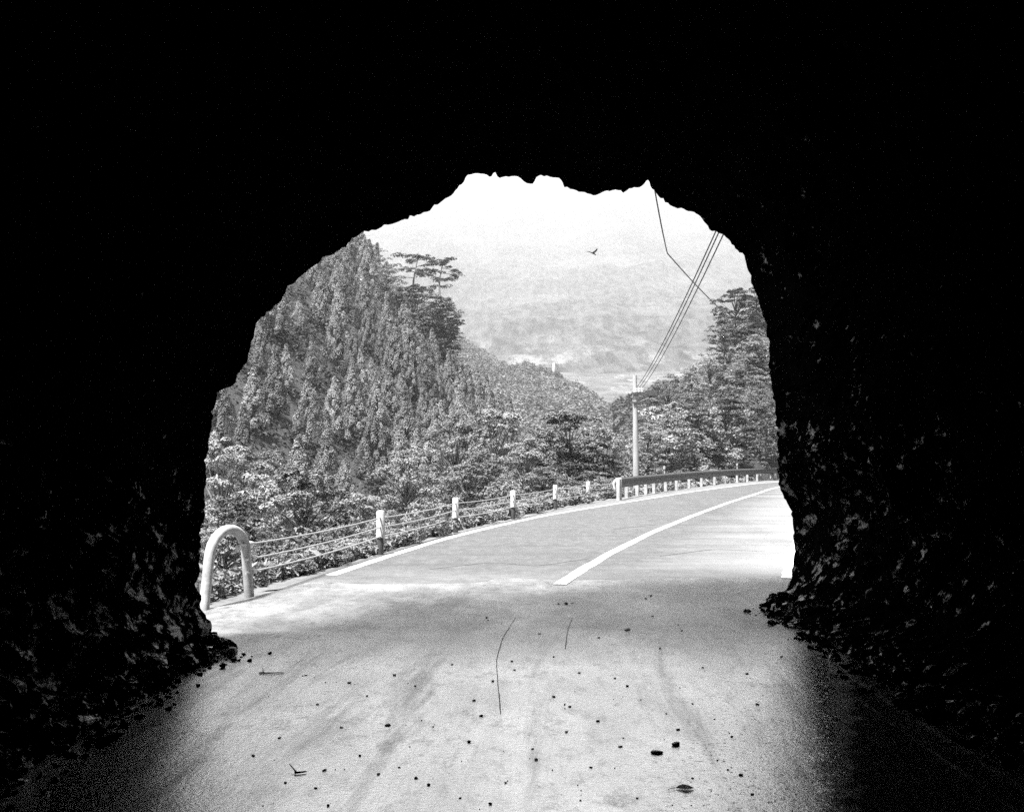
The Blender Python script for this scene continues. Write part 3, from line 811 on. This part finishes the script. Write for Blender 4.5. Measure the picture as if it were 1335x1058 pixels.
# surfaces given by two measured lines (foot and crest)
def hill(name, foot, crest, nu, nv, bulge, namp, nscale, m, back=.8, label=None):
    foot = np.array([at(*p) for p in foot]); crest = np.array([at(*p) for p in crest])
    Fp, Cp = smooth_path(foot, nu, 2), smooth_path(crest, nu, 2)
    def S(u, v):
        i = u * (nu - 1); a = int(min(nu - 2, max(0, math.floor(i)))); t = i - a
        f = Fp[a] * (1 - t) + Fp[a + 1] * t; c = Cp[a] * (1 - t) + Cp[a + 1] * t
        vv = min(v, 1.0); ext = v - vv
        p = f * (1 - vv) + c * vv
        p[2] += bulge * math.sin(math.pi * vv) * (c[2] - f[2])
        if ext > 0:
            hd_ = c - f; p = p + np.array((hd_[0] * ext, hd_[1] * ext, -abs(hd_[2]) * ext * 1.6 - ext * 5))
        if v < 0: p = p + np.array((0, 0, 20 * v)) + (f - c) * np.array((1, 1, 0)) * (-v)
        p[2] += namp * noise.fractal(Vector((p[0], p[1], 0)) * nscale, 1, 2, 4) * min(1, max(.15, vv * 2))
        return p
    vs_ = np.concatenate([[-.15], np.linspace(0, 1 + back, nv)])
    V = np.array([[S(u, v) for u in np.linspace(0, 1, nu)] for v in vs_])
    me_ = mesh_np(name, V.reshape(-1, 3), grid_faces(len(vs_), nu), True)
    o = link(name, me_, m); tag(o, kind='structure')
    return S
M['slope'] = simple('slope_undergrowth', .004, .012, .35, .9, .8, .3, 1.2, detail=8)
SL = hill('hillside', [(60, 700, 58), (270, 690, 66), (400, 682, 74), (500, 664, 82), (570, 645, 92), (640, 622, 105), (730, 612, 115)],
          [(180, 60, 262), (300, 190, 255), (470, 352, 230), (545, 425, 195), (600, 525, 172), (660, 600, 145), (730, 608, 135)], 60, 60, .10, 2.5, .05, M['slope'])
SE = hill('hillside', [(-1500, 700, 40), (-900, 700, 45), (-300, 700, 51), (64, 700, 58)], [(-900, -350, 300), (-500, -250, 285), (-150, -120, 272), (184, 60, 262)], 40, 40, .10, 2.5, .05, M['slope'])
SB = hill('roadside_bank', [(820, 655, 50), (860, 648, 53), (900, 640, 60), (960, 632, 72), (1010, 624, 82), (1080, 615, 94), (1300, 600, 120)],
          [(800, 610, 66), (850, 580, 76), (890, 552, 86), (930, 512, 98), (985, 440, 112), (1080, 360, 125), (1300, 250, 150)], 50, 40, .06, 1.0, .12, M['slope'])
SA = hill('hill', [(300, 600, 300), (450, 598, 310), (560, 596, 320), (650, 592, 340), (740, 588, 360), (820, 585, 380)],
          [(300, 200, 860), (450, 320, 800), (585, 428, 740), (640, 470, 690), (690, 489, 650), (740, 508, 600), (830, 548, 520)], 90, 60, .05, 9, .02, M['slope'])
SD = hill('hill', [(1250, 590, 180), (1080, 592, 190), (1000, 592, 205), (900, 592, 225), (810, 588, 245)],
          [(1250, 200, 420), (1080, 330, 390), (1010, 408, 370), (950, 450, 345), (890, 492, 320), (800, 538, 290)], 90, 60, .05, 7, .02, M['slope'])

# cedars on the left hillside
rs = random.Random(5)
def proj(p):
    d = Vector(p) - Vector((0, 0, EYE)); fy = d.y * math.cos(PITCH) + d.z * math.sin(PITCH); fz = -d.y * math.sin(PITCH) + d.z * math.cos(PITCH)
    return 667.5 + F * d.x / fy, 529 - F * fz / fy
_L = sorted([(q[1], q[0]) for q in PROFILE if q[0] < 612])
def SIL(y): return float(np.interp(y, [q[0] for q in _L], [q[1] for q in _L]))
ced = []
NV = 17
for j in range(NV):
    v = (j + .2) / NV
    nu_ = 21
    for i in range(nu_):
        u = (i + .5 * (j % 2) + rs.uniform(-.33, .33)) / nu_
        if u < 0 or u > .93: continue
        p = SL(u, v + rs.uniform(-.02, .02))
        x, y = proj(p)
        ps_ = SIL(y - 30)
        if x < ps_ - 26 or x > 665 or y < 230: continue
        if 492 < x < 640 and 375 < y < 548 and v > .42: continue
        ced.append((p, x, y))
print('cedars', len(ced)); ced = sorted(ced, key=lambda q: q[0][1])[:296]
CEDG = 'cedars planted up the steep left hillside'
for k, (p, x, y) in enumerate(ced):
    s = (.62 + .42 * (p[1] - 60) / 170) * rs.uniform(.78, 1.25) * 1.02
    if rs.random() < .07: s *= .6
    band_ = 'lowest rows' if y > 600 else 'lower middle rows' if y > 520 else 'upper middle rows' if y > 430 else 'topmost rows'
    side_ = 'behind the loop end' if x < 390 else 'above the cable posts' if x < 520 else 'near the right spur'
    plant('cedar_tree', CED[k % 5], p - np.array((0, 0, .3)), s, rs.uniform(0, 6.28), 'plume-topped cedar in the %s of the left hillside, %s' % (band_, side_), 'cedar', CEDG, s * rs.uniform(.76, 1.02))

def by_px(setname, sets, kind, cx, top, hw, Y, label, cat, surf=None, group=None, bz=None):
    """a plant whose crown is centred at cx and tops out at row top, Y metres ahead, standing on the ground there"""
    P = at(cx, top, Y); H0, R0 = NOM[setname]
    z0 = float(ground_z(P.x, Y)) if bz is None else bz
    H = max(.4, P.z - z0); rad_ = hw / F * Y
    sxy = rad_ / R0 / 1.12; sz = H / (H0 * 1.02); cz = min(sz, sxy * 1.25)
    o = plant(kind, sets, (P.x, Y, z0 - .05), sz, rs.uniform(0, 6.28), label, cat, group, sxy)
    for ch in o.children:                     # a small crown rides high on a longer trunk
        if ch.name.startswith('crown'): ch.scale = (1, 1, cz / sz); ch.location = (0, 0, H0 * (1 - cz / sz))
    return o

# trees on the ridge spur
RID = [('LAY', 0, 540, 372, 48, 190, 'wide dark layered tree on the ridge under the two pines'), ('LAY', 1, 578, 388, 26, 180, 'dark layered tree at the outer tip of the ridge spur'),
       ('LAY', 2, 520, 402, 40, 182, 'flat topped dark tree lowest left in the ridge clump'), ('LAY', 1, 566, 425, 36, 174, 'dark tree hanging low on the ridge spur below the clump'),
       ('LAY', 0, 548, 408, 38, 176, 'dark tree in the middle of the ridge clump'), ('BRO', 0, 505, 345, 26, 205, 'round grey tree left of the two ridge pines'),
       ('BRO', 1, 485, 322, 28, 222, 'round grey tree highest on the ridge beside the tunnel rim'), ('BRO', 2, 585, 455, 26, 172, 'grey tree low on the ridge spur edge'),
       ('LAY', 0, 572, 385, 34, 176, 'dark spreading tree at the top right of the ridge clump'), ('LAY', 1, 530, 440, 36, 172, 'grey layered tree under the ridge clump'), ('LAY', 2, 590, 415, 14, 178, 'narrow dark tree leaning out on the ridge edge'), ('BRO', 0, 610, 500, 24, 168, 'small grey tree where the spur runs down to the valley')]
for sname, k, cx, top, hw, Y, lab in RID:
    sets = {'LAY': LAY, 'BRO': BRO}[sname]
    Y -= 22; P = at(cx, top, Y); H = 2.1 * hw / F * Y
    plant('ridge_tree', sets[k], (P.x, P.y, P.z - H), H / (NOM[sname][0]), rs.uniform(0, 6.28), lab, 'tree', 'trees on the ridge spur', hw / F * Y / NOM[sname][1] / 1.1)
for k, (cx, top, bot, Y, lab) in enumerate(((541, 322, 400, 192, 'taller pine with bare trunk standing against the pale sky on the ridge'), (573, 332, 405, 186, 'crooked pine with drooping right branch beside the taller ridge pine'))):
    P = at(cx, bot, Y); H = (bot - top) / F * Y
    plant('pine_tree', PIN[k], P, H / (9.2, 8.7)[k], (0.3, 2.6)[k], lab, 'pine', None, H / (9.2, 8.7)[k] * 1.25)

# trees and shrubs between the rail and the hillside
NEAR = [('PAL', 0, 'broadleaf_tree', 288, 566, 92, 25, 'pale leafy tree behind the white loop end against the tunnel rim'),
        ('LAY', 0, 'broadleaf_tree', 395, 606, 80, 30, 'drooping grey tree between the loop end and the cedars'),
        ('LAY', 1, 'broadleaf_tree', 300, 645, 70, 21, 'dark layered small tree just above the loop end'),
        ('BRO', 0, 'broadleaf_tree', 528, 590, 55, 31, 'light leafy tree above the first capped post'),
        ('BRO', 1, 'broadleaf_tree', 592, 540, 60, 40, 'tall light leafy tree rising above the second capped post'),
        ('BRO', 2, 'broadleaf_tree', 645, 530, 62, 46, 'broad grey leafy tree rising above the third capped post'),
        ('BRO', 0, 'broadleaf_tree', 690, 572, 48, 41, 'low grey tree left of the dark layered tree'),
        ('LAY', 2, 'layered_tree', 742, 531, 68, 49, 'dark layered tree with bright top behind the fourth capped post'),
        ('LAY', 0, 'layered_tree', 712, 566, 52, 51, 'dark layered tree in the left shade of the bright topped one'), ('LAY', 1, 'layered_tree', 774, 572, 46, 50, 'dark layered tree low right of the bright topped one'),
        ('LAY', 1, 'layered_tree', 740, 600, 44, 47, 'dark low layered tree right behind the fourth and fifth capped posts'), ('BRO', 1, 'broadleaf_tree', 630, 590, 56, 37, 'grey leafy tree low behind the third capped post'),
        ('BRO', 1, 'broadleaf_tree', 790, 560, 42, 58, 'pale grey tree just left of the utility pole'), ('BRO', 0, 'broadleaf_tree', 708, 610, 40, 40, 'small grey tree low beside the dark layered tree'), ('BRO', 2, 'broadleaf_tree', 775, 612, 34, 44, 'small grey tree low behind the fifth capped post'),
        ('LAY', 0, 'broadleaf_tree', 610, 600, 50, 34, 'dark low tree under the tall light one by the second post'),
        ('BRO', 1, 'broadleaf_tree', 350, 590, 52, 44, 'grey tree rising behind the pale tree at the loop end'), ('BRO', 2, 'broadleaf_tree', 430, 650, 44, 40, 'grey tree low between the loop end and the first capped post'), ('BRO', 2, 'broadleaf_tree', 470, 640, 50, 36, 'grey tree low on the bank left of the first capped post')]
SETS = {'BRO': BRO, 'PAL': PAL, 'LAY': LAY, 'CON': CON, 'SHR': SHR, 'SHM': SHM}
for sname, k, kind, cx, top, hw, Y, lab in NEAR:
    by_px(sname, SETS[sname][k], kind, cx, top, hw, Y, lab, 'tree', None, 'trees on the drop below the road')
SHRUBS = [('SHR', 300, 738, 34, 13.2), ('SHR', 268, 755, 26, 12.6), ('SHR', 278, 682, 30, 14.5), ('SHR', 330, 742, 26, 13.6), ('SHR', 380, 722, 40, 14.6), ('SHR', 425, 712, 42, 15.6), ('SHR', 460, 704, 34, 17),
          ('SHM', 520, 692, 36, 19.5), ('SHM', 555, 672, 34, 22), ('SHR', 620, 660, 36, 25.5), ('SHM', 650, 650, 34, 28), ('SHR', 690, 648, 26, 30), ('SHM', 705, 640, 26, 33), ('SHM', 745, 632, 26, 36),
          ('SHM', 782, 622, 26, 40.5), ('SHR', 800, 624, 18, 42.5), ('SHM', 480, 712, 30, 18), ('SHM', 575, 690, 24, 21.5), ('SHM', 350, 700, 46, 17), ('SHM', 420, 690, 46, 20), ('SHM', 660, 628, 40, 33), ('SHM', 560, 650, 40, 27)]
SL_LAB = ['pale shrub seen through the loop end', 'pale shrub at the tunnel rim left of the loop end', 'bright leafy shrub above the loop end at the tunnel rim', 'pale shrub at the far foot of the loop end',
          'pale shrub under the cables just past the loop end', 'widest pale shrub under the lowest cable', 'pale shrub left of the first capped post', 'grey shrub right of the first capped post', 'grey shrub left of the second capped post',
          'pale shrub right of the second capped post', 'grey shrub left of the third capped post', 'pale shrub right of the third capped post', 'grey shrub between third and fourth capped posts', 'grey shrub between fourth and fifth capped posts',
          'grey shrub right of the fifth capped post', 'small pale shrub beside the guardrail end', 'grey shrub at the foot of the first capped post', 'small grey shrub at the foot of the second capped post', 'dark grey shrub behind the cables near the loop end',
          'grey shrub high behind the cables left of the first post', 'grey shrub higher up behind the third capped post', 'grey shrub higher up behind the second capped post']
for i, (sname, cx, top, hw, Y) in enumerate(SHRUBS):
    by_px(sname, SETS[sname][i % len(SETS[sname])], 'shrub', cx, top, hw, Y, SL_LAB[i], 'shrub', None, 'shrubs behind the cable barrier')

# right bank behind the guardrail
BANK = [('BRO', 0, 846, 556, 30, 60, 'grey leafy tree right behind the utility pole'), ('BRO', 1, 875, 540, 34, 68, 'grey tree behind the guardrail right of the pole'), ('CON', 0, 905, 512, 40, 72, 'dark tiered tree left of the taller tiered one on the bank'),
        ('CON', 1, 948, 512, 48, 76, 'large dark tiered tree in the middle of the right bank'), ('BRO', 2, 992, 490, 30, 84, 'grey tree on the bank against the right tunnel rim'), ('PAL', 0, 872, 492, 36, 84, 'pale tree high on the bank right of the pole'),
        ('PAL', 1, 925, 462, 36, 96, 'pale tree high on the bank above the tiered trees'), ('LAY', 0, 960, 376, 34, 116, 'dark tall tree topping the right bank beside the tunnel rim'), ('LAY', 1, 988, 372, 26, 112, 'dark tree half hidden by the right tunnel rim'),
        ('LAY', 2, 945, 415, 26, 110, 'dark tree left of the tall one at the top of the bank'), ('BRO', 0, 985, 440, 30, 100, 'grey tree below the tall dark ones on the bank'), ('PAL', 0, 830, 540, 26, 74, 'pale tree seen left behind the utility pole'),
        ('BRO', 1, 900, 482, 24, 92, 'small grey tree between the two pale bank trees'), ('PAL', 1, 965, 470, 30, 98, 'pale tree under the tall dark trees on the bank'), ('BRO', 2, 850, 520, 24, 80, 'small grey tree over the crossarm on the bank'),
        ('LAY', 0, 1000, 545, 26, 70, 'dark tree low against the right tunnel rim'), ('LAY', 1, 890, 572, 28, 60, 'dark tree low behind the guardrail right of the pole')]
for sname, k, cx, top, hw, Y, lab in BANK:
    P = at(cx, top, Y); H = 2.3 * hw / F * Y
    if sname == 'CON': H = 2.5 * hw / F * Y
    plant('bank_tree', SETS[sname][k], (P.x, P.y, P.z - H), H / NOM[sname][0], rs.uniform(0, 6.28), lab, 'tree', 'trees on the right bank', hw / F * Y / NOM[sname][1] / 1.1)
for k in range(46):
    u, v = rs.uniform(.05, .8), rs.uniform(.0, .95)
    p = SB(u, v)
    x, y = proj(p)
    sname = 'SHR' if rs.random() < .5 else 'SHM'
    s = rs.uniform(1.6, 3.2) * (.6 if v < .15 else 1)
    lab = ('pale' if sname == 'SHR' else 'grey') + ' bush on the right bank ' + ('close behind the guardrail' if v < .3 else 'halfway up the slope' if v < .65 else 'near its top')
    plant('bush', SETS[sname][k % len(SETS[sname])], p - np.array((0, 0, .3)), s, rs.uniform(0, 6), lab, 'bush', 'bushes covering the right bank')

# far woods: one mass each
def forest(name, S, n, urange, seed, size, label, mat='far_leaf', m_=26, fl=1.0):
    rg_ = np.random.RandomState(seed); C, N, Sz = [], [], []
    for k in range(n):
        u, v = rg_.uniform(*urange), rg_.uniform(-.1 if mat == 'under' else 0, 1.02)
        p = S(u, v); h_ = size * rg_.uniform(.5, 1.3)
        uu = rg_.normal(size=(m_, 3)); uu /= np.linalg.norm(uu, axis=1)[:, None]; uu[:, 2] = abs(uu[:, 2])
        C.append(p + uu * np.array((h_ * .42, h_ * .42, h_ * rg_.uniform(.6, 1))) * rg_.uniform(.6, 1, (m_, 1)))
        N.append(uu * .6 + np.array((0, 0, .5)) + rg_.normal(scale=.3, size=(m_, 3))); Sz.append(h_ * fl * rg_.uniform(.1, .24, m_))
    V, Fc = leaf_mesh(name, np.vstack(C), np.vstack(N), np.concatenate(Sz), seed, .6)
    o = link(name, mesh_np(name, V, Fc), M[mat]); tag(o, label, 'forest', kind='stuff')
forest('forest', SA, 9000, (.05, 1), 1, 3.6, 'hazy wood covering the second hill left of the valley')
forest('forest', SD, 5000, (0.1, 1), 2, 3.0, 'hazy wood covering the hill right of the valley')
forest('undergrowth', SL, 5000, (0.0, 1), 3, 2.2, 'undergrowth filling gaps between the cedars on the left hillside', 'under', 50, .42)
forest('undergrowth', SB, 1000, (0, .9), 4, 1.1, 'low undergrowth covering the right bank behind the guardrail', 'far_leaf', 40, .5)

forest('forest', SE, 900, (0, 1), 6, 6.0, 'wood running on up the left hillside beyond the tunnel rim', 'cedar', 70, .35)
# undergrowth on the drop just below the road (grass and weeds)
rg_ = np.random.RandomState(9); n = 26000
yy = rg_.uniform(11.5, 75, n) ** 1.0; yy = 11.5 + (yy - 11.5) ** 1.0 * rg_.rand(n) ** .7
off = .25 + rg_.exponential(1.6, n)
xx = rail_x(yy) - off
zz = ground_z(xx, yy)
C = np.stack([xx, yy, zz + rg_.rand(n) * .28], 1)
N = rg_.normal(scale=.6, size=(n, 3)) + np.array((0, 0, .7))
V, Fc = leaf_mesh('weeds', C, N, rg_.uniform(.03, .075, n) * (1 + yy / 45), 9, .4)
tag(link('weeds', mesh_np('weeds', V, Fc), M['leaf_pale']), 'low weeds and leaves along the drop behind the barrier', 'weeds', kind='stuff')

# ------------------------------------------------------------------ mountain
nr2, na2 = 240, 300
rad2 = np.geomspace(820, 5600, nr2); az = np.linspace(R(-62), R(62), na2)
PR = [820, 900, 1100, 1300, 1840, 2800, 3900, 5200, 5600]; PZ = [60, 78, 118, 165, 268, 520, 850, 1330, 1400]
V = np.zeros((nr2, na2, 3))
for i, r0 in enumerate(rad2):
    z0 = np.interp(r0, PR, PZ)
    for j, a_ in enumerate(az):
        x, y = r0 * math.sin(a_), r0 * math.cos(a_)
        q = Vector((a_ * 4.2 + .35 * noise.noise(Vector((a_ * 6, r0 * .001, 0))), r0 * .00055, 0))
        ridge = .8 * (noise.ridged_multi_fractal(q + Vector((3.3, 1.7, 0)), 1.0, 2.1, 5, 1.0, 2.0) - 1.0)
        amp = .16 * (z0 - 60)
        edge = (abs(math.degrees(a_)) / 40) ** 2 * 260 * min(1, (r0 - 820) / 900)
        V[i, j] = (x, y, z0 + ridge * amp + edge * .6 + 7 * noise.noise(Vector((x, y, 0)) * .02) * min(1, (r0 - 800) / 300))
m = NT('mountain_forest')
vec_ = m.coords((1, .16, .4)); f1 = m.noise(.012, 8, .65, vec_); f2 = m.noise(.09, 4, .6, vec_); f3 = m.noise(.0035, 5, .6)
c = m.ramp(f1, [(.35, .012), (.65, .06)]); c = m.mix(.5, c, m.ramp(f2, [(.35, .008), (.65, .08)]))
sep = m.n('ShaderNodeSeparateXYZ'); m.l(m.coords(), sep.inputs[0])
low = m.ramp(m.math('MULTIPLY', sep.outputs[2], .005), [(.42, 1), (.75, 0)])
fld = m.ramp(m.noise(.026, 7, .7, m.coords((1, .18, 1))), [(.53, 0), (.63, 1)])
c = m.mix(m.math('MULTIPLY', low, fld), c, .11)
c = m.mix(m.math('MULTIPLY', m.ramp(f3, [(.55, 0), (.65, 1)]), .4), c, .1)
m.bsdf(c, .95, m.bump(f2, 1.0, 12), spec=.1)
tag(link('mountain', mesh_np('mountain', V.reshape(-1, 3), grid_faces(nr2, na2)[:, ::-1], True), m.m), kind='structure')

# white post far down in the valley
p = at(722, 489, 655); bm = bmesh.new()
tube(bm, [(0, 0, -12), (0, 0, 7.2), (0, 0, 7.8)], [1.0, .85, .4], 12)
o = link('tower', finish(bm, 'tower', True), M['white']); o.location = p
tag(o, 'small white tower standing in the hazy valley', 'tower')

# bird
p = at(773, 330, 30); bm = bmesh.new()
body = [(-.10, 0, .0), (-.07, 0, .008), (0, 0, .0), (.06, 0, -.012), (.10, 0, -.022), (.125, 0, -.03)]
tube(bm, body, [.006, .018, .024, .02, .015, .003], 8)
bird = link('bird', finish(bm, 'bird', True), M['feather']); bird.location = p; bird.rotation_euler = (0, R(8), R(35))
def wing(sgn):
    bm = bmesh.new()
    pts_ = [(.045, 0, .01), (.05, .10, .055), (.0, .20, .09), (-.06, .25, .085), (-.03, .14, .06), (-.035, .05, .025), (-.03, 0, .008)]
    t_ = [bm.verts.new((x, y * sgn, z + .003)) for x, y, z in pts_]; b_ = [bm.verts.new((x, y * sgn, z - .003)) for x, y, z in pts_]
    n = len(pts_)
    for i in range(1, n - 1): bm.faces.new((t_[0], t_[i], t_[i + 1])); bm.faces.new((b_[0], b_[i + 1], b_[i]))
    for i in range(n): bm.faces.new((t_[i], b_[i], b_[(i + 1) % n], t_[(i + 1) % n]))
    link('wing', finish(bm, 'wing'), M['feather'], bird)
wing(1); wing(-1)
bm = bmesh.new()
for sg in (1, -1): tube(bm, [(-.09, .004 * sg, .0), (-.14, .02 * sg, .004), (-.18, .04 * sg, .006)], [.01, .007, .001], 5)
link('tail', finish(bm, 'tail'), M['feather'], bird)
tag(bird, 'small dark bird in flight against the misty mountain', 'bird')

# ------------------------------------------------------------------ haze
bm = bmesh.new(); bmesh.ops.create_cube(bm, size=1, matrix=Matrix.Translation((0, 0, 800)) @ Matrix.Diagonal((13400, 13400, 1760, 1)))
hz = link('haze', finish(bm, 'haze'))
hm = bpy.data.materials.new('haze_air'); hm.use_nodes = True; ht = hm.node_tree; ht.nodes.clear()
pv = ht.nodes.new('ShaderNodeVolumePrincipled'); ho = ht.nodes.new('ShaderNodeOutputMaterial'); ht.links.new(pv.outputs[0], ho.inputs['Volume'])
pv.inputs['Color'].default_value = (.42, .42, .42, 1); pv.inputs['Density'].default_value = .00038; pv.inputs['Anisotropy'].default_value = .3
hz.data.materials.append(hm)
tag(hz, kind='stuff'); hz['label'] = 'pale haze filling the valley and veiling the mountain'; hz['category'] = 'haze'

# ------------------------------------------------------------------ render settings
vs = sc.view_settings
vs.view_transform = 'Standard'; vs.look = 'None'; vs.gamma = 1; vs.use_curve_mapping = False
vs.exposure = 3.35
sc.cycles.max_bounces = 8; sc.cycles.diffuse_bounces = 1; sc.cycles.glossy_bounces = 3; sc.cycles.transmission_bounces = 3
sc.cycles.volume_bounces = 2; sc.cycles.transparent_max_bounces = 8
sc.cycles.use_denoising = False
